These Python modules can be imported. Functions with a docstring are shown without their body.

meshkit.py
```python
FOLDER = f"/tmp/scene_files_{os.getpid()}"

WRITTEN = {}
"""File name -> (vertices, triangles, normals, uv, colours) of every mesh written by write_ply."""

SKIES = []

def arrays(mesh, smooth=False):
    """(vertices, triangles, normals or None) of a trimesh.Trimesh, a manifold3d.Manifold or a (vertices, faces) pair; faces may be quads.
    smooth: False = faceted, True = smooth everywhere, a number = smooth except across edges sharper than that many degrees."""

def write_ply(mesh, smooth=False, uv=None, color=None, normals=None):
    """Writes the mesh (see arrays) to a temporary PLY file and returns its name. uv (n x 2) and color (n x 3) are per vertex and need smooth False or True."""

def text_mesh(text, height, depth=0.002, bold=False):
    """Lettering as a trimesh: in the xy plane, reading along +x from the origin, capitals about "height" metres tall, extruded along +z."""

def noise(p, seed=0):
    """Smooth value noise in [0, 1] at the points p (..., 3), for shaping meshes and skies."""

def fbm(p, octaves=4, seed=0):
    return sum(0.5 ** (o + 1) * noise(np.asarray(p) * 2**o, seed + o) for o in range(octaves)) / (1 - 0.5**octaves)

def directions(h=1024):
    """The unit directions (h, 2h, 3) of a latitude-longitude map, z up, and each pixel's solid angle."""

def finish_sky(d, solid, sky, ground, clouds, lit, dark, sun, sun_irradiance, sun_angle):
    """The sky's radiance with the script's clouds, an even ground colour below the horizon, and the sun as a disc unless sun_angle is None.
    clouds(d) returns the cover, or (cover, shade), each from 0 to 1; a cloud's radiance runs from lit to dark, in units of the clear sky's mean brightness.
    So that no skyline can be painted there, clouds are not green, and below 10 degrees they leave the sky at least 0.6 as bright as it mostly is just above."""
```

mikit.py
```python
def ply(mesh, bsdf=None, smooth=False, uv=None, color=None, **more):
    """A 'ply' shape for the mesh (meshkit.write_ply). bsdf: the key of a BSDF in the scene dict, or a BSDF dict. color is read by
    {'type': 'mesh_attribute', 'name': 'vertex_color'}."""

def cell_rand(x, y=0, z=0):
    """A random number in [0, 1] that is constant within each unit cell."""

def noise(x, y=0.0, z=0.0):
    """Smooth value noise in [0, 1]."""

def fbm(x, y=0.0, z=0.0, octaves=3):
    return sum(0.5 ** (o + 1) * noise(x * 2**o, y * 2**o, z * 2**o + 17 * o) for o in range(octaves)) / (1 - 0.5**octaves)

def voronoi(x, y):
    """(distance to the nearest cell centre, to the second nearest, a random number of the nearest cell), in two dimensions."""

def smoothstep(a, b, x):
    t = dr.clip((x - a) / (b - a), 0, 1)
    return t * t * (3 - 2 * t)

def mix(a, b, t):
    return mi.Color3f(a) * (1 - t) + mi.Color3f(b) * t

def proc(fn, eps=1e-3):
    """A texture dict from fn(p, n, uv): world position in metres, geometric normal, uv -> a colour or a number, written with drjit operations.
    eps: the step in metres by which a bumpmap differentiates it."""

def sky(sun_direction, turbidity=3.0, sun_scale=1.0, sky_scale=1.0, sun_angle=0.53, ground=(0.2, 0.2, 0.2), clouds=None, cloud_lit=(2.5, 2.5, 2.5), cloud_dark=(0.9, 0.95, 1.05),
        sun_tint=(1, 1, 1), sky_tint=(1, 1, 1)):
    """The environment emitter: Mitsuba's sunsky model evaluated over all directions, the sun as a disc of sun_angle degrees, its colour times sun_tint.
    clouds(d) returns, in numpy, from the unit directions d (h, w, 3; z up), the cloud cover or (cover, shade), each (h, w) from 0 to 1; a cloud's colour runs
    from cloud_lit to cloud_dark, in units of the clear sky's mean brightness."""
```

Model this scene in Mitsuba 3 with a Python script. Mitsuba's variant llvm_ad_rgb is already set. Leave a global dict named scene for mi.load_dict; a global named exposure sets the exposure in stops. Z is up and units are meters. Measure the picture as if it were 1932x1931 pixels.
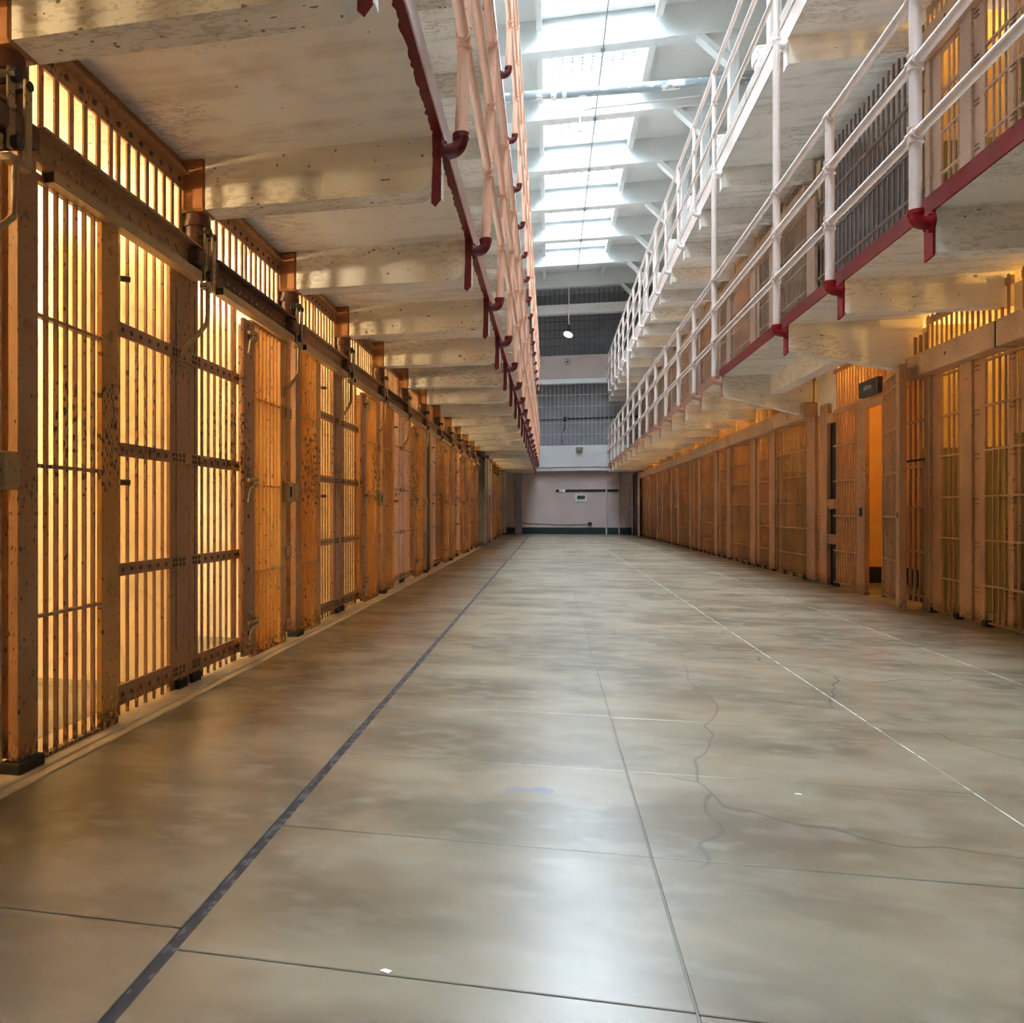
import math, random
import numpy as np, trimesh, drjit as dr, mitsuba as mi, mikit, meshkit
from mikit import proc, noise, fbm, voronoi, smoothstep, mix, cell_rand
T = mi.ScalarTransform4f
random.seed(7)
rng = np.random.default_rng(7)
scene, labels = {}, {}

# ------------------------------------------------------------------ camera, light levels, exposure
F, TH, PX, PY, H = 1500.0, 0.2074, 721.8, 966.0, 0.8875
scene['camera'] = {'type': 'perspective', 'fov': math.degrees(2 * math.atan(966 / F)), 'fov_axis': 'x', 'near_clip': 0.05, 'far_clip': 200.0,
                   'principal_point_offset_x': (966 - PX) / 1932, 'principal_point_offset_y': (965.5 - PY) / 1931,
                   'to_world': T().look_at(origin=[0, 0, H], target=[-math.sin(TH), math.cos(TH), H], up=[0, 0, 1])}
exposure = 5.0
EV = 0.9 * 2.0 ** -exposure                                # lamp strengths below are for exposure 0
SKYLIGHT = np.array([0.84, 0.97, 1.08]) * 35.0 * EV
LAMP = np.array([1.0, 0.75, 0.41]) * 390.0 * EV
LAMP_R = np.array([1.0, 0.56, 0.13]) * 190.0 * EV

# ------------------------------------------------------------------ materials
def rgb(*c): return {'type': 'rgb', 'value': list(c)}
def plain(key, c, rough=0.6, **k):
    scene[key] = {'type': 'twosided', 'bsdf': {'type': 'principled', 'base_color': c if isinstance(c, dict) else rgb(*c), 'roughness': rough, **k}}

def concrete_fn(base, dark):
    def fn(p, n, uv):
        streak = fbm(p.x * 1.3, p.y * 11.0, p.z * 9.0, 4)
        blot = fbm(p.x * 5.0, p.y * 5.0, p.z * 5.0, 4)
        m = smoothstep(0.50, 0.72, streak * 0.6 + blot * 0.45)
        c = mix(base, dark, m * 0.75)
        peel = smoothstep(0.50, 0.60, fbm(p.x * 26, p.y * 60, p.z * 50, 4)) * smoothstep(0.42, 0.62, fbm(p.x * 1.6 + 5, p.y * 3.0, p.z * 3.0, 2))
        c = mix(c, (dark[0] * 0.7, dark[1] * 0.66, dark[2] * 0.6), peel * 0.5)
        spot = smoothstep(0.80, 0.84, fbm(p.x * 30, p.y * 45, p.z * 30, 2))
        return mix(c, (0.10, 0.06, 0.04), spot * 0.8)
    return fn
def concrete_bump(p, n, uv):
    return fbm(p.x * 6.0, p.y * 45.0, p.z * 30.0, 3) + 0.7 * fbm(p.x * 40, p.y * 40, p.z * 40, 2)
def bumped(key, c, rough, fn, scale, **k):
    scene[key] = {'type': 'twosided', 'bsdf': {'type': 'bumpmap', 'arbitrary': proc(fn, 4e-3), 'scale': scale,
                  'bsdf': {'type': 'principled', 'base_color': c, 'roughness': rough, **k}}}
bumped('m_concrete', proc(concrete_fn((0.70, 0.665, 0.61), (0.48, 0.44, 0.385))), 0.55, concrete_bump, 0.006)
plain('m_concrete_flat', proc(concrete_fn((0.66, 0.62, 0.55), (0.52, 0.465, 0.39))), 0.6)

bumped('m_concrete_right', proc(concrete_fn((0.72, 0.695, 0.645), (0.54, 0.50, 0.44))), 0.55, concrete_bump, 0.004)
plain('m_concrete_right_flat', proc(concrete_fn((0.74, 0.71, 0.655), (0.60, 0.555, 0.485))), 0.6)
def steel_fn(base, alt, rust, amount):
    def fn(p, n, uv):
        big = fbm(p.x * 2.3, p.y * 2.3, p.z * 1.1, 3)
        c = mix(base, alt, smoothstep(0.35, 0.7, big))
        chip = fbm(p.x * 130, p.y * 130, p.z * 42, 3)
        band = fbm(p.x * 2.2 + 9, p.y * 3.0, p.z * 1.6 + 4, 2)
        touch = smoothstep(0.8, 1.15, p.z) * smoothstep(1.75, 1.4, p.z)
        c = mix(c, rust, smoothstep(0.71, 0.77, chip + smoothstep(0.50, 0.72, band) * amount * (0.06 + 0.17 * touch)))
        low = smoothstep(0.16, 0.02, p.z) * smoothstep(0.45, 0.6, chip + 0.05)
        return mix(c, rust, low * 0.9)
    return fn
plain('m_steel', proc(steel_fn((0.37, 0.20, 0.095), (0.29, 0.145, 0.062), (0.055, 0.025, 0.016), 0.75)), 0.42, specular=0.5)
plain('m_steel_orange', proc(steel_fn((0.55, 0.29, 0.075), (0.45, 0.205, 0.045), (0.05, 0.022, 0.015), 0.7)), 0.42)
plain('m_steel_grey', proc(steel_fn((0.10, 0.10, 0.085), (0.07, 0.07, 0.06), (0.03, 0.02, 0.016), 0.4)), 0.45)
plain('m_steel_pink', proc(steel_fn((0.66, 0.45, 0.36), (0.58, 0.38, 0.29), (0.10, 0.055, 0.035), 0.5)), 0.5)
plain('m_steel_right', proc(steel_fn((0.35, 0.192, 0.095), (0.28, 0.148, 0.07), (0.09, 0.05, 0.03), 0.45)), 0.5)
plain('m_steel_tier', proc(steel_fn((0.42, 0.29, 0.22), (0.35, 0.23, 0.17), (0.09, 0.05, 0.03), 0.4)), 0.5)
plain('m_box', proc(steel_fn((0.46, 0.30, 0.19), (0.39, 0.24, 0.145), (0.09, 0.05, 0.03), 0.3)), 0.5)
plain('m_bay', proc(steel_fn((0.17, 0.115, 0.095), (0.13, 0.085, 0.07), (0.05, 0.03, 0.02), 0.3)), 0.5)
plain('m_link', proc(steel_fn((0.40, 0.27, 0.13), (0.31, 0.20, 0.095), (0.06, 0.03, 0.02), 0.6)), 0.4)
plain('m_rust', proc(lambda p, n, uv: mix((0.17, 0.07, 0.035), (0.06, 0.03, 0.02), fbm(p.x * 20, p.y * 20, p.z * 20, 3))), 0.6)
plain('m_dark', (0.018, 0.016, 0.015), 0.5)
plain('m_black', (0.006, 0.006, 0.007), 0.6)

def cell_wall_fn(p, n, uv):
    m = fbm(p.x * 2.5, p.y * 2.5, p.z * 2.5, 4)
    crack = smoothstep(0.02, 0.0, dr.abs(fbm(p.x * 1.7, p.y * 1.7 + 3, p.z * 1.7, 4) - 0.5))
    left = mix(mix((0.88, 0.80, 0.63), (0.82, 0.72, 0.53), m), (0.45, 0.33, 0.2), crack * 0.25)
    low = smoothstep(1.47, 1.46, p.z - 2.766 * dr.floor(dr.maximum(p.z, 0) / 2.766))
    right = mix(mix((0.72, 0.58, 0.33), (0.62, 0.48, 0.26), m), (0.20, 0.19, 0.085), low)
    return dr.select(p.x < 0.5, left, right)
plain('m_cell_wall', proc(cell_wall_fn), 0.7)
def pillar_fn(p, n, uv):
    return mix((0.34, 0.145, 0.042), (0.26, 0.10, 0.026), fbm(p.x * 8, p.y * 8, p.z * 8, 3))
plain('m_pillar', proc(pillar_fn), 0.5)
plain('m_passage', proc(lambda p, n, uv: mix((0.62, 0.33, 0.10), (0.5, 0.25, 0.07), fbm(p.x * 6, p.y * 6, p.z * 6, 3))), 0.6)

def rail_fn(a, b):
    def fn(p, n, uv):
        c = mix(a, b, fbm(p.x * 9, p.y * 4, p.z * 9, 3))
        return mix(c, (0.12, 0.05, 0.04), smoothstep(0.82, 0.86, fbm(p.x * 90, p.y * 70, p.z * 90, 2)))
    return fn
plain('m_rail_left', proc(rail_fn((0.78, 0.46, 0.33), (0.72, 0.41, 0.29))), 0.35)
plain('m_rail_right', proc(rail_fn((0.66, 0.575, 0.545), (0.58, 0.48, 0.45))), 0.35)
plain('m_maroon', proc(lambda p, n, uv: mix((0.13, 0.010, 0.014), (0.08, 0.008, 0.010), fbm(p.x * 25, p.y * 25, p.z * 25, 2))), 0.25)
plain('m_red', proc(lambda p, n, uv: mix((0.22, 0.004, 0.010), (0.165, 0.003, 0.007), fbm(p.x * 12, p.y * 12, p.z * 12, 2))), 0.38, specular=0.3)
plain('m_tan', (0.42, 0.24, 0.18), 0.4)
plain('m_pink_edge', proc(lambda p, n, uv: mix((0.52, 0.36, 0.34), (0.42, 0.26, 0.25), fbm(p.x * 9, p.y * 9, p.z * 9, 3))), 0.4)

def floor_fn(p, n, uv):
    w = fbm(p.x * 1.3, p.y * 1.3, 3.0, 3)
    cloud = fbm(p.x * 2.2 + w * 1.5, p.y * 3.4, 1.0, 4)
    fine = fbm(p.x * 9.0, p.y * 16.0, 0.0, 3)
    c = mix((0.180, 0.161, 0.115), (0.100, 0.090, 0.062), smoothstep(0.25, 0.75, cloud))
    c = mix(c, (0.195, 0.183, 0.148), smoothstep(0.45, 0.85, fine) * 0.5)
    c = mix(c, (0.095, 0.066, 0.044), smoothstep(0.48, 0.8, fbm(p.x * 3.1 + 7, p.y * 4.7, 5.0, 3)) * 0.4)
    f1, f2, _ = voronoi(p.x * 1.15 + 0.45 * fbm(p.x * 2.0, p.y * 2.0, 8.0, 3), p.y * 0.8 + 0.5 * fbm(p.x * 2.2, p.y * 2.2, 2.0, 3))
    crack = smoothstep(0.016, 0.0, f2 - f1) * smoothstep(0.52, 0.62, fbm(p.x * 0.9 + 2.2, p.y * 0.9, 4.0, 2) + smoothstep(0.35, 0.7, p.x) * 0.14 - smoothstep(0.4, 0.2, p.x) * 0.5)
    c = mix(c, (0.05, 0.04, 0.04), crack * 0.55)
    sx, sy = (p.x + 0.055) / 0.085, (p.y - 2.575 - 0.10 * (p.x + 0.055)) / 0.036
    scuff = smoothstep(1.0, 0.5, dr.sqrt(sx * sx + sy * sy) + (fbm(p.x * 30, p.y * 40, 0, 2) - 0.5) * 1.6)
    return mix(c, (0.10, 0.11, 0.17), scuff * 0.9)
def floor_rough(p, n, uv):
    return 0.22 + 0.14 * fbm(p.x * 3.0, p.y * 5.0, 2.0, 4)
plain('m_floor', proc(floor_fn), proc(floor_rough), specular=0.9)
plain('m_joint_dark', proc(lambda p, n, uv: mix((0.014, 0.014, 0.018), (0.055, 0.053, 0.060), smoothstep(0.5, 0.7, fbm(p.x * 60, p.y * 40, 0, 2)))), 0.6)
plain('m_joint_grey', (0.14, 0.14, 0.13), 0.6)
plain('m_joint_light', proc(lambda p, n, uv: mix((0.46, 0.44, 0.40), (0.22, 0.20, 0.16), smoothstep(0.45, 0.65, fbm(p.x * 20, p.y * 20, 0, 2)))), 0.6)
plain('m_roof', proc(lambda p, n, uv: mix((0.56, 0.585, 0.59), (0.48, 0.505, 0.51), fbm(p.x * 1.5, p.y * 1.5, p.z * 1.5, 3))), 0.55)
plain('m_white', proc(lambda p, n, uv: mix((0.70, 0.685, 0.67), (0.48, 0.40, 0.36), smoothstep(0.68, 0.78, fbm(p.x * 20, p.y * 10, p.z * 20, 3)))), 0.45)
plain('m_end_pink', proc(lambda p, n, uv: mix((0.56, 0.46, 0.44), (0.48, 0.39, 0.37), fbm(p.x * 2, p.y * 2, p.z * 2, 4))), 0.6)
plain('m_end_white', proc(lambda p, n, uv: mix((0.72, 0.72, 0.73), (0.62, 0.62, 0.63), fbm(p.x * 2, p.y * 2, p.z * 2, 4))), 0.6)
plain('m_end_grey', proc(lambda p, n, uv: mix((0.34, 0.34, 0.36), (0.22, 0.22, 0.24), fbm(p.x * 1.5, p.y * 2, p.z * 1.5, 4))), 0.7)
plain('m_mesh', (0.55, 0.55, 0.56), 0.5)
plain('m_mesh_dark', (0.07, 0.08, 0.08), 0.5)
plain('m_teal', (0.006, 0.022, 0.026), 0.35)
plain('m_pipe', proc(lambda p, n, uv: mix((0.24, 0.30, 0.34), (0.70, 0.72, 0.70), smoothstep(0.58, 0.66, fbm(p.x * 5, p.y * 9, p.z * 9, 4)))), 0.4)
plain('m_cable', (0.16, 0.18, 0.19), 0.5)
plain('m_paper', (0.82, 0.82, 0.80), 0.7)
plain('m_lamp_glass', (0.9, 0.85, 0.75), 0.4)
plain('m_panel_grey', proc(lambda p, n, uv: mix((0.46, 0.45, 0.42), (0.36, 0.34, 0.31), fbm(p.x * 3, p.y * 3, p.z * 3, 3))), 0.5)
plain('m_sign', (0.010, 0.012, 0.014), 0.35)
plain('m_sign_ink', (0.30, 0.30, 0.30), 0.6)

# ------------------------------------------------------------------ mesh helpers
def box(x0, x1, y0, y1, z0, z1):
    v = np.array([[x, y, z] for x in (x0, x1) for y in (y0, y1) for z in (z0, z1)], float)
    f = np.array([[0, 1, 3], [0, 3, 2], [4, 6, 7], [4, 7, 5], [0, 4, 5], [0, 5, 1], [2, 3, 7], [2, 7, 6], [0, 2, 6], [0, 6, 4], [1, 5, 7], [1, 7, 3]])
    return v, f
def cbox(x0, x1, y0, y1, z0, z1, c=0.006):
    """Box with chamfered edges."""
    pts = []
    lo, hi = np.array([x0, y0, z0]), np.array([x1, y1, z1])
    c = min(c, (hi - lo).min() * 0.4)
    for i in range(8):
        s = np.array([(i >> 2) & 1, (i >> 1) & 1, i & 1])
        for k in range(3):
            d = np.full(3, c); d[k] = 0
            pts.append(np.where(s == 0, lo + d, hi - d))
    h = trimesh.convex.convex_hull(np.array(pts))
    return np.array(h.vertices), np.array(h.faces)
def cyl(p0, p1, r, n=12, r1=None, cap=True):
    p0, p1 = np.asarray(p0, float), np.asarray(p1, float)
    return tube([p0, p1], [r, r if r1 is None else r1], n, cap)
def tube(pts, r, n=12, cap=True):
    p = np.asarray(pts, float); m = len(p)
    r = np.broadcast_to(np.asarray(r, float), (m,))
    t = np.gradient(p, axis=0); t /= np.linalg.norm(t, axis=1, keepdims=True)
    a = np.cross(t[0], [0, 0, 1.0] if abs(t[0][2]) < 0.9 else [1.0, 0, 0]); a /= np.linalg.norm(a)
    A = []
    for k in range(m):
        a = a - t[k] * (a @ t[k]); a = a / np.linalg.norm(a); A.append(a)
    A = np.array(A); B = np.cross(t, A)
    ang = np.arange(n) * 2 * math.pi / n
    v = (p[:, None] + r[:, None, None] * (np.cos(ang)[None, :, None] * A[:, None] + np.sin(ang)[None, :, None] * B[:, None])).reshape(-1, 3)
    f = []
    for i in range(m - 1):
        for j in range(n):
            a0, b0 = i * n + j, i * n + (j + 1) % n
            f += [[a0, b0, b0 + n], [a0, b0 + n, a0 + n]]
    if cap:
        for ring, flip in ((0, True), (m - 1, False)):
            for j in range(1, n - 1):
                q = [ring * n, ring * n + j, ring * n + j + 1]
                f.append(q[::-1] if flip else q)
    return v, np.array(f)
def join(ms):
    vs, fs, k = [], [], 0
    for v, f in ms:
        vs.append(v); fs.append(np.asarray(f) + k); k += len(v)
    return np.vstack(vs), np.vstack(fs)
def poly(points, axis, a, b):
    """A polygon (2-D points in the two other axes) extruded along the axis from a to b."""
    from shapely.geometry import Polygon
    m = trimesh.creation.extrude_polygon(Polygon(points).buffer(0), b - a, engine='earcut')
    v = np.array(m.vertices); v[:, 2] += a
    order = {'x': [2, 0, 1], 'y': [0, 2, 1], 'z': [0, 1, 2]}[axis]
    f = np.array(m.faces)
    return v[:, order], (f[:, ::-1] if axis == 'y' else f)
ICO = trimesh.creation.icosphere(subdivisions=1, radius=1.0)
def knob(c, r, squash=(1, 1, 1)):
    return np.array(ICO.vertices) * r * np.array(squash) + np.array(c), np.array(ICO.faces)

# ------------------------------------------------------------------ naming helpers
def numbered(name):
    if name not in USED:
        USED.add(name); return name
    k = 1
    while f'{name}_{k:03d}' in USED: k += 1
    USED.add(f'{name}_{k:03d}'); return f'{name}_{k:03d}'
USED = set()
def thing(name, label, category, group=None):
    key = numbered(name)
    labels[key] = {'label': label, 'category': category}
    if group: labels[key]['group'] = group
    return key
def put(name, mesh, bsdf, parent=None, smooth=False, label=None, kind=None, at=None, **more):
    key = numbered(f'{parent}__{name}' if parent else name)
    d = mesh if isinstance(mesh, dict) else mikit.ply(mesh, bsdf, smooth=smooth, **more)
    if at is not None: d = {**d, 'to_world': T().translate([float(q) for q in at])}
    scene[key] = d
    if label or kind:
        labels.setdefault(key, {})
        if label: labels[key]['label'] = label
        if kind: labels[key]['kind'] = kind
    return key
def struct(name, mesh, bsdf, smooth=False, label=None, **more):
    key = put(name, mesh, bsdf, None, smooth, label, 'structure', **more)
    return key
SHARED = {}
def shared(tag, make, bsdf, smooth=False):
    if (tag, bsdf) not in SHARED: SHARED[tag, bsdf] = mikit.ply(make(), bsdf, smooth=smooth)
    return SHARED[tag, bsdf]
ORD = 'first second third fourth fifth sixth seventh eighth ninth tenth eleventh twelfth thirteenth fourteenth fifteenth sixteenth seventeenth eighteenth nineteenth twentieth twenty-first twenty-second'.split()

# ------------------------------------------------------------------ plan
P = 1.489                                             # cell pitch
def Y(n): return 2.441 + P * n                        # far face of the n-th partition, left block
def JR(n): return 5.150 + P * n                       # n-th partition, right block
Z1, Z2, TIER = 2.678, 5.444, 2.766
YEND, YBACK = 32.5, -5.0
XP_L, XP_R = -0.415, 2.140                            # railing planes

# ------------------------------------------------------------------ floor
fl = struct('floor', box(-4.8, 6.4, YBACK, YEND + 0.4, -0.30, -0.012), 'm_joint_grey')
cols = [(-4.7, -0.770, [-3.2, -1.5, 0.0, 1.57, 3.60, 6.6, 9.6, 12.6, 15.6, 18.6, 21.6, 24.6, 27.6, 30.6]),
        (-0.740, 0.2530, [-3.2, -1.5, 0.0, 1.491, 2.142, 2.83, 3.585, 5.9, 8.3, 10.7, 13.4, 16.4, 19.4, 22.4, 25.4, 28.4]),
        (0.2575, 1.3080, [-3.2, -1.5, 0.0, 1.487, 2.142, 2.83, 3.56, 5.9, 8.3, 10.7, 13.4, 16.4, 19.4, 22.4, 25.4, 28.4]),
        (1.3135, 2.372, [-3.0, -0.9, 1.2, 3.56, 6.0, 8.4, 11.0, 14.0, 17.0, 20.0, 23.0, 26.0, 29.0]),
        (2.377, 6.3, [-2.6, 0.3, 3.1, 6.1, 9.1, 12.1, 15.1, 18.1, 21.1, 24.1, 27.1, 30.1])]
for x0, x1, ys in cols:
    ys = [YBACK] + ys + [YEND + 0.3]
    for a, b in zip(ys[:-1], ys[1:]):
        put('slab', cbox(x0, x1, a + 0.002, b - 0.002, -0.02, 0.0, 0.0015), 'm_floor', fl)
put('joint_filler', box(-0.770, -0.740, YBACK, YEND, -0.016, -0.006), 'm_joint_dark', fl, label='dark wide expansion joint')
put('joint_filler', box(0.2530, 0.2575, YBACK, YEND, -0.012, -0.0016), 'm_joint_grey', fl)
put('joint_filler', box(1.3075, 1.3145, YBACK, YEND, -0.012, -0.0012), 'm_joint_light', fl, label='pale filled joint')
put('joint_filler', box(2.372, 2.377, YBACK, YEND, -0.012, -0.0012), 'm_joint_light', fl)
plain('m_sill', proc(lambda p, n, uv: mix((0.46, 0.39, 0.27), (0.34, 0.27, 0.17), fbm(p.x * 14, p.y * 9, 0, 3))), 0.5)
put('sill', join([cbox(-1.93, -1.70, YBACK, 20.2, -0.01, 0.012, 0.004), cbox(-1.70, -1.655, YBACK, 20.2, -0.01, 0.006, 0.003)]), 'm_sill', fl)
for nm, x, y, s in (('scrap', 0.762, 2.708, 0.011), ('scrap', -0.31, 1.50, 0.012)):
    k = thing('paper_scrap', 'tiny white scrap of paper on the floor beside the bright reflection' if x > 0 else 'white paper scrap on the floor near the dark joint', 'paper scrap')
    scene.__setitem__(k, mikit.ply(poly([(x - s, y), (x - s * .2, y + s * .7), (x + s, y + s * .3), (x + s * .6, y - s * .5)], 'z', 0.0003, 0.0025), 'm_paper'))

# ------------------------------------------------------------------ left block: walls, gallery
wl = struct('wall_left', box(-4.75, -4.60, YBACK, YEND, 0, 2.69), 'm_cell_wall')
for n in range(-4, 21):
    if n == 13: continue
    put('partition', box(-4.60, -1.865, Y(n) - 0.15, Y(n), 0, 2.69), 'm_cell_wall', wl)
put('upper_wall', box(-2.05, -1.90, YBACK, YEND, 2.79, 9.9), 'm_concrete_flat', wl)

def ragged(y0, y1, xin, xout, amp, step=0.03):
    ys = np.arange(y0, y1, step)
    inner = [(xin + amp * (rng.random() - 0.5) * (2.2 if rng.random() < 0.12 else 1), y) for y in ys]
    return [(xout, y0)] + inner + [(xout, y1)]
def gallery(side, tier, z, cat_label):
    """Concrete walkway slab with its beams; z is the level of the slab edge."""
    s = -1 if side == 'left' else 1
    zs, zt, zb = z + 0.012, z + 0.115, z - 0.248
    if side == 'left':
        g = struct(f'gallery_{side}' if tier == 1 else f'gallery_{side}_upper', box(-4.75, -0.505, YBACK, YEND - 0.3, zs, zt), 'm_concrete', label=cat_label)
        for n in range(-4, 21):
            y0, y1 = Y(n) - 0.15, Y(n)
            put('beam', poly([(-1.72, zs + .01), (-1.72, zb), (-0.62, zb), (-0.565, zb + 0.03), (-0.53, zs + .01)], 'y', y0, y1), 'm_concrete_flat', g)
            if tier == 1:
                put('pillar_head', cbox(-1.875, -1.722, y0 - 0.004, y1 + 0.004, zb - 0.004, zs + .002, 0.012), 'm_pillar', g, label='orange painted pillar head')
    else:
        g = struct(f'gallery_{side}' if tier == 1 else f'gallery_{side}_upper', box(2.245, 6.2, YBACK, YEND - 0.3, zs, zt), 'm_concrete_right', label=cat_label)
        for n in range(-6, 19):
            if n == 3 and tier <= 2:
                continue
            y0 = 5.305 + P * n; y1 = y0 + 0.115
            zw = zb - (0.25 if n == 2 and tier == 1 else 0.33 if n == 4 and tier == 1 else 0.0)
            put('beam', poly([(2.246, zs + .01), (2.246, zb + 0.012), (2.262, zb), (3.40, zw), (3.40, zs + .01)], 'y', y0, y1), 'm_concrete_right_flat', g)
        if tier == 1:
            put('edge_beam', cbox(2.83, 3.0, 5.42 + 2 * P, 5.305 + 4 * P, zb, zs + .01, 0.01), 'm_concrete_right_flat', g)
    return g
gallery('left', 1, Z1, 'left concrete walkway with beams and peeling whitewashed underside')
gallery('left', 2, Z2, 'upper left concrete walkway high above the first one')
gallery('right', 1, Z1, 'right concrete walkway with white beams below the first railing')
gallery('right', 2, Z2, 'upper right concrete walkway below the topmost railing')

# painted steel edges
tr = struct('trim_1', poly(ragged(-2, 31.8, -0.545, -0.503, 0.012), 'z', Z1 + 0.008, Z1 + 0.0125), 'm_maroon', label='dark red painted underside edge of the left walkway')
put('edge_plate', cbox(-0.503, -0.496, -2, 31.9, Z1 + 0.006, Z1 + 0.125, 0.002), 'm_pink_edge', tr)
tr = struct('trim_2', poly(ragged(-2, 31.8, -0.545, -0.503, 0.012), 'z', Z2 + 0.008, Z2 + 0.0125), 'm_maroon', label='dark red painted edge of the upper left walkway')
put('edge_plate', cbox(-0.503, -0.496, -2, 31.9, Z2 + 0.006, Z2 + 0.125, 0.002), 'm_pink_edge', tr)
tr = struct('trim_3', cbox(2.232, 2.245, -2, 11.43, Z1 + 0.004, Z1 + 0.118, 0.002), 'm_red', label='bright red edge strip of the right walkway')
put('edge_plate', cbox(2.232, 2.245, 11.43, 31.9, Z1 + 0.004, Z1 + 0.118, 0.002), 'm_tan', tr, label='brown repainted edge strip')
tr = struct('trim_4', cbox(2.225, 2.245, -2, 31.9, Z2 + 0.21, Z2 + 0.345, 0.004), 'm_white', label='white fascia of the upper right walkway')
put('lower_lip', cbox(2.235, 2.250, -2, 31.9, Z2 - 0.01, Z2 + 0.21, 0.002), 'm_rail_right', tr)
yj = [9.889 - 2.35 * k for k in range(-9, 4)]
for y in yj: put('fascia_joint', box(2.2235, 2.2255, y - 0.004, y + 0.004, Z2 + 0.205, Z2 + 0.35), 'm_dark', tr)

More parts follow.
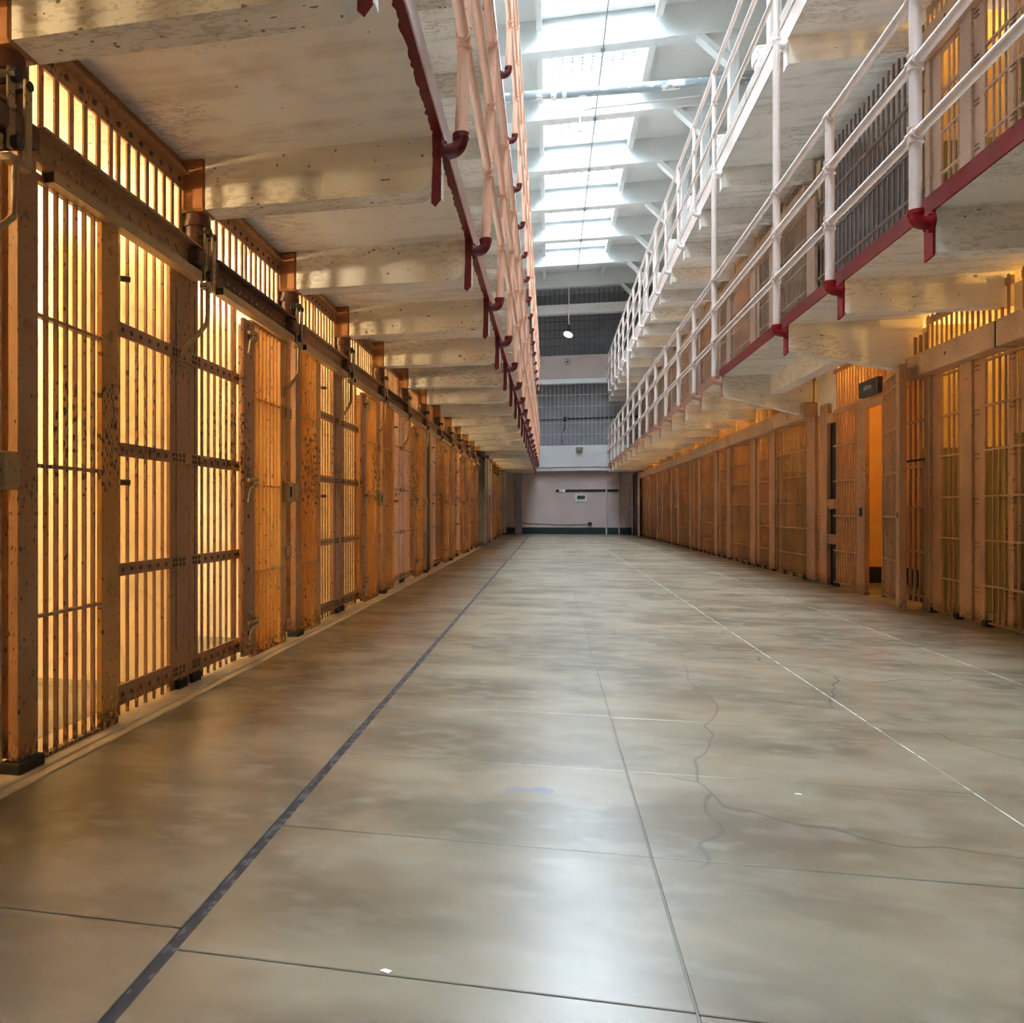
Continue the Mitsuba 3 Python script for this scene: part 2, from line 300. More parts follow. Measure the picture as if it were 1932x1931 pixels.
# ------------------------------------------------------------------ railings
def arc(c, r, a0, a1, n, f): return [f(c, r, a0 + (a1 - a0) * k / n) for k in range(n + 1)]
def railing(name, label, x, z, y_first, n_posts, skip, s, m_pipe, m_elbow, tall=(), tall_z=None, r=0.029, near_red=None, lean=0.0):
    """s = direction (+1 or -1 in x) in which the elbows turn to the walkway."""
    t = thing(name, label, 'railing', 'pipe railings along the walkways')
    hs = (0.465, 0.90, 1.30)
    ya = y_first - 1.0; yb = min(y_first + n_posts * P, 31.6)
    ys = [y_first + k * P for k in range(n_posts) if k not in skip and y_first + k * P < 31.5]
    for h in hs:
        put('rail', cyl((x + lean * h, ya, z + h), (x + lean * h, yb, z + h), r * 0.92, 12), m_pipe, t, smooth=40)
    post = lambda: cyl((0, 0, 0.0), (lean * hs[2], 0, hs[2]), r, 12)
    def tee(h):
        q = lean * h
        m = [cyl((q, -0.055, h), (q, 0.055, h), r * 1.2, 12)]
        if h < 1.2: m += [cyl((q, 0, h - 0.05), (q, 0, h + 0.05), r * 1.22, 12)] + [cyl((q, 0, h + e * 0.045 - .006), (q, 0, h + e * 0.045 + .006), r * 1.34, 12) for e in (-1, 1)]
        return join(m)
    def elbow():
        pts = [np.array([0, 0, 0.0]), np.array([0, 0, -0.015])]
        pts += [np.array([s * 0.05 * (1 - math.cos(a)), 0, -0.015 - 0.05 * math.sin(a)]) for a in np.linspace(0.15, math.pi / 2, 7)]
        pts += [np.array([s * 0.082, 0, -0.065])]
        rad = [r * 1.28, r * 1.25] + [r * 1.16] * 7 + [r * 1.2]
        return join([tube(pts, rad, 12), cyl((0, 0, -0.012), (0, 0, 0.012), r * 1.36, 14),
                     cyl((s * 0.075, 0, -0.065), (s * 0.092, 0, -0.065), r * 1.7, 12),
                     knob((s * 0.08, 0, -0.065 - r * 1.45), 0.014), knob((s * 0.08, 0, -0.065 + r * 1.45), 0.014)])
    def strap():
        if s < 0:
            return poly([(-0.088, 0.02), (-0.135, 0.02), (-0.132, -0.12), (-0.140, -0.315), (-0.120, -0.335), (-0.092, -0.30)], 'y', -0.03, -0.022)
        return poly([(-0.006, 0.02), (0.110, 0.02), (0.110, -0.272), (-0.006, -0.262)], 'x', 0.090, 0.1035)
    def strap_face():
        if s < 0:
            return box(-0.092, -0.086, -0.03, 0.02, -0.30, -0.09)
        return join([knob((0.088, 0.02 + 0.07 * q, -0.05 - 0.03 * q), 0.012) for q in range(2)])
    for k, y in enumerate(ys):
        near = near_red is None or y < near_red
        me = m_elbow if near else 'm_tan'
        pk = put('post', shared((name, 'post', r), post, m_pipe, 40), None, t, at=(x, y, z))
        put('elbow', shared((name, 'elbow', r, s), elbow, me, 40), None, pk, at=(x, y, z), label='red pipe elbow' if near else None)
        for h in hs: put('coupling', shared((name, 'tee', r, h), lambda: tee(h), m_pipe, 40), None, pk, at=(x, y, z))
        put('bracket', shared((name, 'strap', s), strap, me), None, pk, at=(x, y, z))
        put('bracket_face', shared((name, 'strapf', s), strap_face, 'm_white' if s < 0 else me), None, pk, at=(x, y, z))
    for k in tall:
        y = y_first + k * P
        put('tall_post', cyl((x, y, z + hs[2] - 0.02), (x, y, tall_z), r * 1.02, 12), m_pipe, t, smooth=40)
    return t
railing('railing', 'salmon pipe railing with dark red elbows on the lower left walkway', XP_L, Z1, 3.79 - 2 * P, 23, (), -1, 'm_rail_left', 'm_maroon', r=0.030, lean=0.034)
railing('railing', 'salmon pipe railing of the upper left walkway, above the other left one', XP_L, Z2, 3.79 - 2 * P, 23, (), -1, 'm_rail_left', 'm_maroon', lean=0.02)
railing('railing', 'pale pipe railing with bright red elbows above the right cells', XP_R, Z1, 5.3115 - 5 * P, 23, (8,), 1, 'm_rail_right', 'm_red', tall=(3, 5, 7, 9, 17), tall_z=Z2 - 0.05, near_red=10.0, r=0.034)
railing('railing', 'topmost right pipe railing beside the white columns', XP_R, Z2, 5.3115 - 5 * P, 23, (8,), 1, 'm_rail_right', 'm_white')

# ------------------------------------------------------------------ left cell fronts
def bars(parent, xs, ys, z0, z1, w, t, mat, single, name='bar'):
    """Flat vertical bars at x = xs, starting at each y of ys; single: each its own entry."""
    if single:
        for y in ys:
            put(name, shared(('bar', w, t, z0, z1), lambda: box(0, t, 0, w, z0, z1), mat), None, parent, at=(xs, y, 0))
    else:
        put(name + 's' if not name.endswith('s') else name, join([box(xs, xs + t, y, y + w, z0, z1) for y in ys]), mat, parent, kind='stuff')
def pieces(parent, name, ms, mat, single=True):
    if single:
        for m in ms: put(name, m, mat, parent)
    elif ms: put(name + 's', join(ms), mat, parent, kind='stuff')
def rivets_x(pts, r, out=1):
    return join([knob(p, r, (0.6, 1, 1)) for p in pts])
LCOL = {0: 'm_steel', 1: 'm_steel_orange', 6: 'm_steel_grey', 2: 'm_steel_orange', 3: 'm_steel_orange', 4: 'm_steel_orange', 5: 'm_steel_orange', 7: 'm_steel_orange', 8: 'm_steel_orange', 10: 'm_steel_orange'}
DCOL = {6: 'm_steel_pink', 4: 'm_steel_pink', 5: 'm_steel_pink', 9: 'm_steel_pink'}
def lamp(x, y, z, col, w, label, group, r=0.045):
    k = thing('cell_lamp', label, 'lamp', group)
    put('bulb', trimesh.creation.icosphere(subdivisions=2, radius=r), 'm_lamp_glass', k, smooth=True, at=(x, y, z),
        emitter={'type': 'area', 'radiance': {'type': 'rgb', 'value': [4.0 * float(q) for q in col]}, 'sampling_weight': w})
    put('base', cyl((x, y, z + r * 0.9), (x, y, z + r * 1.4), 0.05, 12), 'm_dark', k)
    q = 0.125 * (1 if x < 0 else -1)
    put('shade', join([box(min(x + q, x + q * 1.06), max(x + q, x + q * 1.06), y - 0.30, y + 0.30, z - 0.34, z - 0.045)]), 'm_lamp_glass', k)
def left_cell(n, idx):
    y0, y1 = Y(n), Y(n + 1) - 0.15
    even = n % 2 == 0
    near = n <= 3
    mf = LCOL.get(n, 'm_steel'); md = DCOL.get(n, 'm_steel')
    tint = {'m_steel': 'tan', 'm_steel_orange': 'orange', 'm_steel_grey': 'dark grey'}[mf]
    lab = f'{tint} barred cell front on the left wall, ' + (f'{ORD[idx]} from the camera' if idx else 'cut off by the left picture edge')
    if idx == 1: lab = 'tan barred cell front on the left wall, large one nearest the camera with glowing gaps'
    c = thing('prison_cell', lab, 'prison cell', 'barred cell fronts in the left row')
    dz = 2.09
    rods = (0.02, 0.52, 1.05, 1.58)
    straps = ((0.06, 0.145), (0.612, 0.666), (1.127, 1.184), (1.640, 1.700))
    def door(ya, yb, plate, ybars, seam):
        d = put('door', box(-1.824, -1.806, plate[0], plate[1], 0.01, dz + 0.02), md, c, label='sliding barred door with riveted flat straps')
        pieces(d, 'strap', [box(-1.808, -1.796, ya, yb, a, b) for a, b in straps], md)
        bars(d, -1.822, ybars, 0.012, dz + 0.04, 0.011, 0.012, md, near)
        pts = [(-1.796, y + 0.006, (a + b) / 2) for y in ybars for a, b in straps] + \
              [(-1.796, plate[0] + q, (a + b) / 2 + e) for q in (0.02, 0.05, 0.09, 0.13) for a, b in straps for e in (-0.012, 0.012) if plate[0] + q < plate[1]]
        put('rivets', rivets_x(pts, 0.011), 'm_rust', d, kind='stuff')
        put('seam', box(-1.8062, -1.8045, seam - 0.003, seam + 0.003, 0.2, 2.0), 'm_rust', d)
        put('roller', cbox(-1.83, -1.785, (plate[0] + plate[1]) / 2 - 0.05, (plate[0] + plate[1]) / 2 + 0.05, 0.0, 0.06, 0.006), 'm_black', d, label='black floor guide')
        return d
    if even:
        p = put('post', join([cbox(-1.785, -1.742, y0 - 0.085, y0 + 0.012, 0.045, 2.12, 0.004), box(-1.862, -1.785, y0 - 0.012, y0 + 0.004, 0.03, 2.12)]), 'm_steel', c)
        put('foot', cbox(-1.80, -1.72, y0 - 0.11, y0 + 0.03, 0.0, 0.05, 0.006), 'm_black', p)
        put('rivets', rivets_x([(-1.742, y0 - 0.04, z) for z in (0.14, 0.42, 0.98, 1.53, 1.9)], 0.014), 'm_steel', p, kind='stuff')
        f = put('fixed_panel', box(-1.779, -1.755, y0 + 0.012, y0 + 0.56, 2.05, 2.075), mf, c, label='fixed barred panel beside the door')
        pieces(f, 'rod', [box(-1.779, -1.755, y0 + 0.012, y0 + 0.56, z - 0.006, z + 0.006) for z in rods], mf)
        bars(f, -1.775, [y0 + 0.032 + 0.06 * k for k in range(7)], 0.014, 2.06, 0.010, 0.016, mf, near)
        put('strap', join([cbox(-1.779, -1.752, y0 + 0.442, y0 + 0.565, 0.01, 2.055, 0.003)]), 'm_steel_orange', f, label='upright orange riveted strap')
        put('rivets', rivets_x([(-1.752, y0 + 0.505, z) for z in (0.06, 0.12, 0.56, 0.60, 1.00, 1.09, 1.60, 1.95, 2.01)], 0.018), 'm_steel_orange', f, kind='stuff')
        pieces(f, 'latch', [cyl((-1.752, y0 + 0.575, q), (-1.72, y0 + 0.60, q), 0.012, 8) for q in (1.01, 1.86)], 'm_rust')
        yb = [y0 + 0.739 + 0.0805 * k for k in range(5)]
        door(y0 + 0.60, y0 + 1.34, (y0 + 1.126, y0 + 1.34), [y0 + 0.665] + yb, y0 + 1.19)
    else:
        yb = [y0 + 0.014 + 0.0815 * k for k in range(6)]
        door(y0 - 0.148, y0 + 0.50, (y0 - 0.146, y0 - 0.05), yb + [y0 + 0.45, y0 + 0.47], y0 - 0.09)
        j = put('jamb', join([cbox(-1.765, -1.742, y0 + 0.433, y0 + 0.593, 0.04, 2.02, 0.003), box(-1.84, -1.762, y0 + 0.585, y0 + 0.593, 0.04, 2.02)]), 'm_steel', c)
        put('rivets', rivets_x([(-1.742, y0 + 0.50, z) for z in (0.10, 0.17, 0.55, 0.86, 1.20, 1.52, 1.92, 1.985)], 0.014), 'm_rust', j, kind='stuff')
        for z in (0.22, 1.045, 1.90):
            hk = tube([(-1.738, y0 + 0.57, z), (-1.69, y0 + 0.50, z + 0.004), (-1.675, y0 + 0.43, z), (-1.68, y0 + 0.39, z - 0.03), (-1.69, y0 + 0.385, z - 0.10)], 0.012, 8)
            hk2 = tube([(-1.738, y0 + 0.57, z + 0.03), (-1.69, y0 + 0.51, z + 0.034), (-1.68, y0 + 0.45, z + 0.03), (-1.70, y0 + 0.40, z + 0.025)], 0.011, 8)
            put('guide_hook', join([hk, hk2, knob((-1.735, y0 + 0.50, z + 0.07), 0.016)]), 'm_link', j, smooth=50)
        f = put('fixed_panel', box(-1.779, -1.757, y0 + 0.593, y0 + 1.22, 2.02, 2.045), mf, c, label='fixed barred panel beside the door')
        pieces(f, 'rod', [box(-1.779, -1.757, y0 + 0.593, y0 + 1.22, z - 0.006, z + 0.006) for z in rods], mf)
        bars(f, -1.777, [y0 + 0.625 + 0.066 * k for k in range(7)], 0.014, 2.03, 0.011, 0.027, mf, near)
        put('strap', cbox(-1.779, -1.752, y0 + 1.104, y0 + 1.222, 0.01, 2.03, 0.003), mf, f, label='upright riveted strap')
        put('rivets', rivets_x([(-1.752, y0 + 1.165, z) for z in (0.07, 0.13, 0.52, 1.0, 1.1, 1.6, 1.66, 1.95, 2.0)], 0.017), mf, f, kind='stuff')
        pieces(f, 'hinge_plate', [cbox(-1.752, -1.738, y0 + 1.19, y0 + 1.30, z - 0.035, z + 0.035, 0.004) for z in (0.12, 0.62, 1.56)], 'm_steel')
        lk = put('lock', cbox(-1.752, -1.715, y0 + 1.15, y0 + 1.27, 0.95, 1.09, 0.008), 'm_link', c, label='lock box with chipped paint')
        put('lock', cbox(-1.752, -1.712, y0 + 1.285, y0 + 1.38, 0.96, 1.085, 0.008), 'm_link', c, label='lock box with chipped paint')
        put('keyhole', box(-1.716, -1.709, y0 + 1.195, y0 + 1.215, 0.985, 1.055), 'm_black', lk)
    # header: riveted channel above, hollow tube below
    h = put('header', join([box(-1.775, -1.762, y0 - 0.02, y1 + 0.02, 2.10, 2.225), box(-1.775, -1.715, y0 + 0.02, y1 + 0.02, 2.213, 2.225),
                            box(-1.775, -1.735, y0 - 0.02, y1 + 0.02, 2.098, 2.106)]), 'm_rust' if n % 3 == 1 else 'm_steel', c, label='riveted steel header channel')
    tb = (-1.765, -1.712, 2.052, 2.096); q = 0.004; ya, yb = y0 + 0.07, y1 - 0.05
    put('drive_tube', join([box(tb[0], tb[1], ya, yb, tb[2], tb[2] + q), box(tb[0], tb[1], ya, yb, tb[3] - q, tb[3]), box(tb[0], tb[0] + q, ya, yb, tb[2], tb[3]), box(tb[1] - q, tb[1], ya, yb, tb[2], tb[3])]), 'm_link', h)
    put('tube_end', box(tb[0] + q, tb[1] - q, ya + 0.004, ya + 0.008, tb[2] + q, tb[3] - q), 'm_black', h)
    put('rivets', rivets_x([(-1.760, y0 + 0.06 + k * 0.088, 2.158) for k in range(15)], 0.012), 'm_link', h, kind='stuff')
    # transom
    tr_ = put('transom', join([box(-1.850, -1.838, y0 - 0.01, y1 + 0.01, 2.535, 2.622), box(-1.838, -1.80, y0 - 0.01, y1 + 0.01, 2.612, 2.622), box(-1.852, -1.838, y0, y1, 2.2, 2.26)]), 'm_steel', c, label='barred opening above the header')
    yt = [y0 + 0.165 + 0.096 * k for k in range(6)] + [y0 + 0.706 + 0.0845 * k for k in range(8)]
    bars(tr_, -1.850, [y0 + 0.02, y0 + 0.08] + yt, 2.2, 2.56, 0.028, 0.008, 'm_steel', n <= 2)
    put('rivets', rivets_x([(-1.836, y0 + 0.04 + 0.096 * k, 2.575) for k in range(14)], 0.013), 'm_rust', tr_, kind='stuff')
    put('lintel', box(-1.862, -1.842, y0 - 0.01, y1 + 0.01, 2.63, 2.695), 'm_pillar', c, label='orange plaster strip under the slab')
    put('gap', box(-1.847, -1.8405, y0 + 0.05, y1 - 0.1, 2.640, 2.652), 'm_black', c)
    # lever at the near partition
    lx, ly = -1.70, y0 - 0.19
    lv = put('lever', join([cbox(lx - 0.012, lx + 0.0, ly, ly + 0.034, 2.06, 2.325, 0.003), cbox(lx - 0.006, lx + 0.008, ly + 0.075, ly + 0.110, 2.03, 2.32, 0.003),
                            box(lx - 0.03, lx + 0.006, ly + 0.0, ly + 0.11, 2.02, 2.045)]), 'm_link', c, label='lever linkage hanging in front of the header')
    pieces(lv, 'joint_pin', [cyl((lx - 0.05, ly + 0.02, 2.30), (lx + 0.02, ly + 0.02, 2.30), 0.022, 10), cyl((lx - 0.05, ly + 0.02, 2.085), (lx + 0.02, ly + 0.03, 2.085), 0.024, 10), cyl((lx - 0.04, ly + 0.092, 2.30), (lx + 0.014, ly + 0.092, 2.30), 0.016, 10)], 'm_dark')
    put('handle', tube([(lx, ly + 0.03, 2.03), (lx, ly + 0.03, 1.90), (lx - 0.002, ly + 0.024, 1.845), (lx - 0.02, ly - 0.06, 1.76), (lx - 0.05, ly - 0.12, 1.70), (lx - 0.07, ly - 0.13, 1.64)], [0.012, 0.012, 0.012, 0.012, 0.012, 0.014], 8), 'm_link', lv, smooth=50)
    put('shaft', join([cyl((-1.80, y0 - 0.075, 2.22), (-1.80, y0 - 0.075, 2.425), 0.062, 14), cyl((-1.80, y0 - 0.075, 2.36), (-1.80, y0 - 0.075, 2.39), 0.07, 14),
                       cbox(-1.80, -1.70, y0 - 0.26, y0 - 0.02, 2.12, 2.20, 0.01)]), 'm_rust', lv, smooth=40)
    lum = {-1: 1.1, 0: 1.0, 1: 1.25, 2: 0.9, 3: 0.9, 4: 0.9, 5: 0.9, 6: 0.25, 7: 0.7, 8: 0.9, 9: 0.9, 10: 0.7, 11: 0.7}.get(n, 0.7)
    col = LAMP * lum * (np.array([1, 1.12, 1.45]) if n == 1 else 1)
    lamp(-2.90, (y0 + y1) / 2 - 0.05, 2.50, col, 6.0 if near else 0.8, f'cell lamp glowing inside the {ORD[idx]} left cell from the camera, behind its header', 'lamps inside the left cells')
for i, n in enumerate(range(-1, 12)): left_cell(n, i)
for i, n in enumerate(range(14, 18)): left_cell(n, 13 + i)
# the dark passage between the two runs of left cells
c = thing('passage_opening', 'dark open passage in the left row, before the grey panel', 'passage')
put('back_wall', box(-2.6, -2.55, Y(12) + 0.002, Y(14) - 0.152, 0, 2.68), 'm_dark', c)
put('post', cbox(-1.79, -1.74, 22.32, 22.50, 0, 2.4, 0.004), 'm_rail_right', c, label='pale upright post')
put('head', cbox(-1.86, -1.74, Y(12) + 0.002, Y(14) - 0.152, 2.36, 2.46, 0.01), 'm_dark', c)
k = thing('notice_board', 'grey panel on the left wall just past the dark passage', 'panel')
put('board', cbox(-1.735, -1.70, 22.52, 24.1, 1.36, 2.36, 0.006), 'm_panel_grey', k)
put('leg', cbox(-1.735, -1.70, 22.55, 22.63, 0.0, 1.36, 0.004), 'm_panel_grey', k)
put('leg', cbox(-1.735, -1.70, 23.95, 24.03, 0.0, 1.36, 0.004), 'm_panel_grey', k)

# ------------------------------------------------------------------ right block
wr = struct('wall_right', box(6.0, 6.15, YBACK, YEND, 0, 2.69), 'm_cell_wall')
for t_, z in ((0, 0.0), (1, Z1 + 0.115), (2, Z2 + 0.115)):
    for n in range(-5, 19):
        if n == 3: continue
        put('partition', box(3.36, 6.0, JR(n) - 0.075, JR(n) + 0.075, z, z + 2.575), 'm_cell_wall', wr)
put('back_panel', box(6.0, 6.15, YBACK, YEND, 2.8, 5.45), 'm_cell_wall', wr)
put('back_panel', box(4.2, 4.35, YBACK, YEND, 5.56, 9.9), 'm_concrete_flat', wr)
def right_cell(n, z, idx, tier, lit, single=False):
    y0, y1 = JR(n), JR(n + 1)
    a = n % 2 == 0
    m = 'm_steel_right' if tier == 0 else 'm_steel_tier'
    where = ('ground floor of the right wall', 'middle tier on the right', 'top tier on the right')[tier]
    extra = ', cut off by the picture edge' if idx == 0 and tier < 2 else f', {ORD[idx]} from the camera'
    c = thing('prison_cell', ('tan' if lit else 'unlit brown') + ' barred cell front, ' + where + extra, 'prison cell', 'barred cell fronts, ' + where)
    top = z + 2.08
    rods = [z + q for q in (0.03, 0.315, 0.665, 1.01, 1.365, 1.71, 2.06)]
    post0, post1 = (y0 + 0.165, y1) if a else (y0, y1 - 0.165)
    solid = (y0 + 0.19, y0 + 0.50) if not a else None
    if n == 1 and tier < 2: solid = (y0 + 0.50, y0 + 0.69); post1 = y1 - 0.28
    if a: put('post', cbox(3.27, 3.31, y0 - 0.165 if n != 4 else y0 - 0.16, y0 + 0.165, z + 0.02, z + 2.1, 0.006), m, c, label='wide plain post plate')
    if n == 1 and tier < 2: put('post', cbox(3.27, 3.31, y1 - 0.28, y1 - 0.20, z + 0.0, z + 2.1, 0.006), m, c)
    def panel(name, ya, yb, lab=None):
        pw = 0.15 if yb - ya > 0.45 and not a else 0.04
        f = put(name, cbox(3.297, 3.320, yb - pw, yb, z + 0.03, top, 0.003), m, c, label=lab)
        put('edge_bar', box(3.30, 3.318, ya, ya + 0.03, z + 0.03, top), m, f)
        pieces(f, 'rod', [box(3.296, 3.322, ya, yb, r - 0.007, r + 0.007) for r in rods], m, tier < 2 and n < 8)
        k = max(2, int((yb - ya - pw - 0.05) / 0.082))
        bars(f, 3.301, [ya + 0.075 + 0.082 * q for q in range(k)], z + 0.03, top, 0.012, 0.015, m, single)
        return f
    if a:
        panel('fixed_panel', post0, post1, 'fixed barred panel')
    else:
        panel('fixed_panel', post0, solid[0], 'fixed barred panel')
        f = panel('door', solid[1], post1, 'barred door')
        put('lock_plate', cbox(3.272, 3.30, solid[0], solid[1], z + 0.03, top + 0.02, 0.005), m, f, label='wide lock plate')
    he = solid[0] if solid else post1
    put('hinges', join([box(3.288, 3.297, he - 0.075, he - 0.012, r - e, r - e + 0.005) for r in rods[1:] for e in (0.06, 0.025)]), 'm_rust', c, kind='stuff')
    put('feet', join([cbox(3.28, 3.34, y0 + q, y0 + q + 0.06, z, z + 0.05, 0.005) for q in (0.3, 0.75, 1.2)]), 'm_black', c, kind='stuff')
    hb = put('mechanism_box', cbox(3.194, 3.355, y0 + 0.016, y1 - 0.016, z + 2.095, z + 2.295, 0.006), 'm_box', c, label='long steel mechanism box')
    put('box_gap', box(3.205, 3.35, y1 - 0.016, y1 + 0.016, z + 2.10, z + 2.29), 'm_black', hb)
    put('keyhole', cyl((3.190, (y0 + y1) / 2, z + 2.20), (3.196, (y0 + y1) / 2, z + 2.20), 0.014, 8), 'm_rust', hb)
    tr_ = put('transom', join([box(3.338, 3.356, y0 + 0.06, y1 - 0.06, z + 2.58, z + 2.64)]), m, c)
    bars(tr_, 3.34, [y0 + 0.1 + 0.086 * q for q in range(16)], z + 2.2, z + 2.66, 0.03, 0.008, m, single)
    if lit:
        lamp(4.40, (y0 + y1) / 2, z + 2.46, LAMP_R * lit, 3.0 if single else 0.5, f'cell lamp inside the {ORD[idx]} right cell from the camera, ' + ('ground floor', 'middle tier', 'top tier')[tier], 'lamps inside the right cells')
idx = 0
for n in [0, 1] + list(range(4, 17)):
    right_cell(n, 0.0, idx, 0, {0: 1.2, 1: 1.0}.get(n, 1.5 + 0.6 * random.random()), single=n <= 1); idx += 1
idx = 0
for n in [0, 1] + list(range(4, 17)):
    right_cell(n, Z1 + 0.115, idx, 1, {0: 1.3, 1: 1.0, 4: 0, 5: 0, 6: 0.9, 7: 0, 8: 0.9, 9: 0, 10: 0.8, 12: 0.8, 14: 0.7}.get(n, 0), single=n <= 1); idx += 1
for i, n in enumerate(range(2, 17)):
    right_cell(n, Z2 + 0.115, i, 2, 0)
# middle tier cage bay
c = thing('barred_cage', 'dark unlit barred bay of the middle tier between two cell rows', 'barred cage')
zc = Z1 + 0.115
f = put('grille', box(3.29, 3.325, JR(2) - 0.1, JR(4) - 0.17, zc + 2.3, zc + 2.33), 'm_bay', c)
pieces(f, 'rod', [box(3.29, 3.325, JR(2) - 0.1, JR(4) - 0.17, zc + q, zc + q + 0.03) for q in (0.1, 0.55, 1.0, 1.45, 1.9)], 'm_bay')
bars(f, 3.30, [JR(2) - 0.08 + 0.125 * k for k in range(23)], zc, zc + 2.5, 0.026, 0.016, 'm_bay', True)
lamp(4.1, JR(2) + 0.45, zc + 2.3, np.array([0.55, 0.75, 1.0]) * 22.0 * EV, 1.0, 'cool lamp inside the dark barred bay of the middle tier', None)
put('bay_wall', box(4.4, 4.45, JR(2) + 0.08, JR(4) - 0.08, zc, zc + 2.6), 'm_end_white', wr)
put('bay_side', box(3.40, 4.4, JR(4) - 0.10, JR(4) - 0.078, zc, zc + 2.57), 'm_end_grey', wr)
# ground passage with its open gate
c = thing('passage_gate', 'barred passage front with an open doorway under the dark sign', 'gate')
ys0, ys1 = 8.13, 11.10
put('passage_wall', box(4.25, 4.30, 8.25, 11.0, 0.20, 2.69), 'm_passage', wr, label='orange wall inside the passage')
put('base_band', box(4.24, 4.30, 8.25, 11.0, 0.0, 0.20), 'm_black', wr, label='dark base of the passage wall')
put('upper_panel', box(3.335, 3.355, 10.33, 11.02, 2.02, 2.69), 'm_concrete_flat', wr, label='pale plaster above the slot')
lamp(3.95, 9.1, 2.5, LAMP_R * 1.1, 2.0, 'lamp inside the passage behind the open gate', None)
put('far_wall', box(3.37, 4.25, 10.97, 11.02, 0.20, 2.69), 'm_passage', wr)
put('far_base', box(3.37, 4.25, 10.965, 11.02, 0.0, 0.20), 'm_black', wr)
f = put('near_panel', box(3.295, 3.325, 7.96, 8.40, 2.11, 2.13), 'm_steel_right', c)
pieces(f, 'rod', [box(3.295, 3.325, 7.96, 8.40, z - 0.01, z + 0.01) for z in (0.12, 0.52, 0.93, 1.30, 1.72)], 'm_steel_right')
bars(f, 3.30, [7.99 + 0.105 * k for k in range(4)], 0.06, 2.5, 0.03, 0.02, 'm_steel_right', True)
put('tie_rod', cyl((3.29, 7.93, 1.36), (3.29, 8.42, 1.36), 0.010, 8), 'm_black', f)
f = put('far_panel', box(3.29, 3.325, 9.55, 10.33, 2.04, 2.06), 'm_steel_right', c)
pieces(f, 'rod', [box(3.29, 3.325, 9.55, 10.33, z - 0.009, z + 0.009) for z in (0.06, 0.432, 0.839, 1.246, 1.664)], 'm_steel_right')
bars(f, 3.30, [9.58 + 0.082 * k for k in range(9)], 0.05, 2.08, 0.03, 0.016, 'm_steel_right', True)
f2 = put('transom', box(3.29, 3.325, 8.40, 10.33, 2.06, 2.09), 'm_steel_right', c)
put('top_rail', box(3.29, 3.325, 8.40, 10.33, 2.52, 2.56), 'm_steel_right', f2)
bars(f2, 3.30, [8.45 + 0.085 * k for k in range(22)], 2.06, 2.54, 0.028, 0.016, 'm_steel_right', True)
st = put('stile', cbox(3.27, 3.32, 9.32, 9.55, 0.0, 2.06, 0.005), 'm_steel_right', c)
put('strike', box(3.262, 3.272, 9.39, 9.44, 0.84, 0.93), 'm_black', st)
put('lintel', cbox(3.27, 3.32, 8.42, 9.55, 1.985, 2.06, 0.005), 'm_steel_right', c)
put('column', cbox(3.28, 3.33, 10.53, 10.78, 0.0, 2.2, 0.006), 'm_steel_right', c)
pieces(c, 'spacer', [box(3.29, 3.325, 10.33, 10.53, z, z + 0.12) for z in (0.92, 0.50, 1.95)], 'm_steel_right')
put('slot_back', box(3.335, 3.35, 10.30, 10.60, 0.0, 2.0), 'm_black', c)
f = put('slot_panel', box(3.295, 3.32, 10.78, 10.94, 2.04, 2.06), 'm_steel_right', c)
pieces(f, 'rod', [box(3.295, 3.32, 10.78, 10.94, z - 0.008, z + 0.008) for z in (0.06, 0.45, 0.86, 1.26, 1.66)], 'm_steel_right')
bars(f, 3.30, [10.80, 10.88], 0.05, 2.08, 0.025, 0.016, 'm_steel_right', True)
# leaf: from the hinge (3.28, 8.86) out to (3.05, 7.82)
ang = math.atan2(3.06 - 3.28, 7.84 - 8.84)           # direction of the leaf in the x-y plane
L = math.hypot(3.06 - 3.28, 7.84 - 8.84)
lw = T().translate([3.28, 8.84, 0.0]).rotate([0, 0, 1], math.degrees(math.atan2(7.84 - 8.84, 3.06 - 3.28)))
lf = put('open_leaf', box(0.0, 0.05, -0.02, 0.02, 0.03, 2.19), 'm_steel_right', c, to_world=lw, label='gate leaf standing open')
put('top_rail', box(0, L, -0.02, 0.02, 2.16, 2.20), 'm_steel_right', lf, to_world=lw)
for z in (0.07, 0.43, 0.84, 1.25, 1.66, 2.05): put('rod', box(0.0, L - 0.16, -0.014, 0.014, z - 0.01, z + 0.01), 'm_steel_right', lf, to_world=lw)
for k in range(9):
    kk = put('bar', shared(('leafbar',), lambda: box(0.0, 0.03, -0.009, 0.009, 0.05, 2.18), 'm_steel_right'), None, lf)
    scene[kk] = {**scene[kk], 'to_world': lw @ T().translate([0.09 + 0.088 * k, 0, 0])}
put('stile', cbox(L - 0.17, L, -0.03, 0.03, 0.03, 2.20, 0.005), 'm_steel_right', lf, to_world=lw)
put('keyhole', cyl((L - 0.07, -0.034, 0.86), (L - 0.07, 0.034, 0.86), 0.03, 12), 'm_rust', lf, to_world=lw)
# sign over the doorway
k = thing('hanging_sign', 'dark sign plate above the open doorway on the right', 'sign')
put('plate', cbox(3.20, 3.26, 8.80, 9.28, 2.085, 2.245, 0.006), 'm_sign', k)
tx = meshkit.text_mesh('offices', 0.05, 0.003)
v = np.array(tx.vertices); w_ = v[:, 0].max()
tv = np.stack([3.199 - v[:, 2], 9.04 + (w_ / 2 - v[:, 0]) * 0.9, 2.145 + v[:, 1]], 1)
put('lettering', (tv, np.array(tx.faces)), 'm_sign_ink', k)

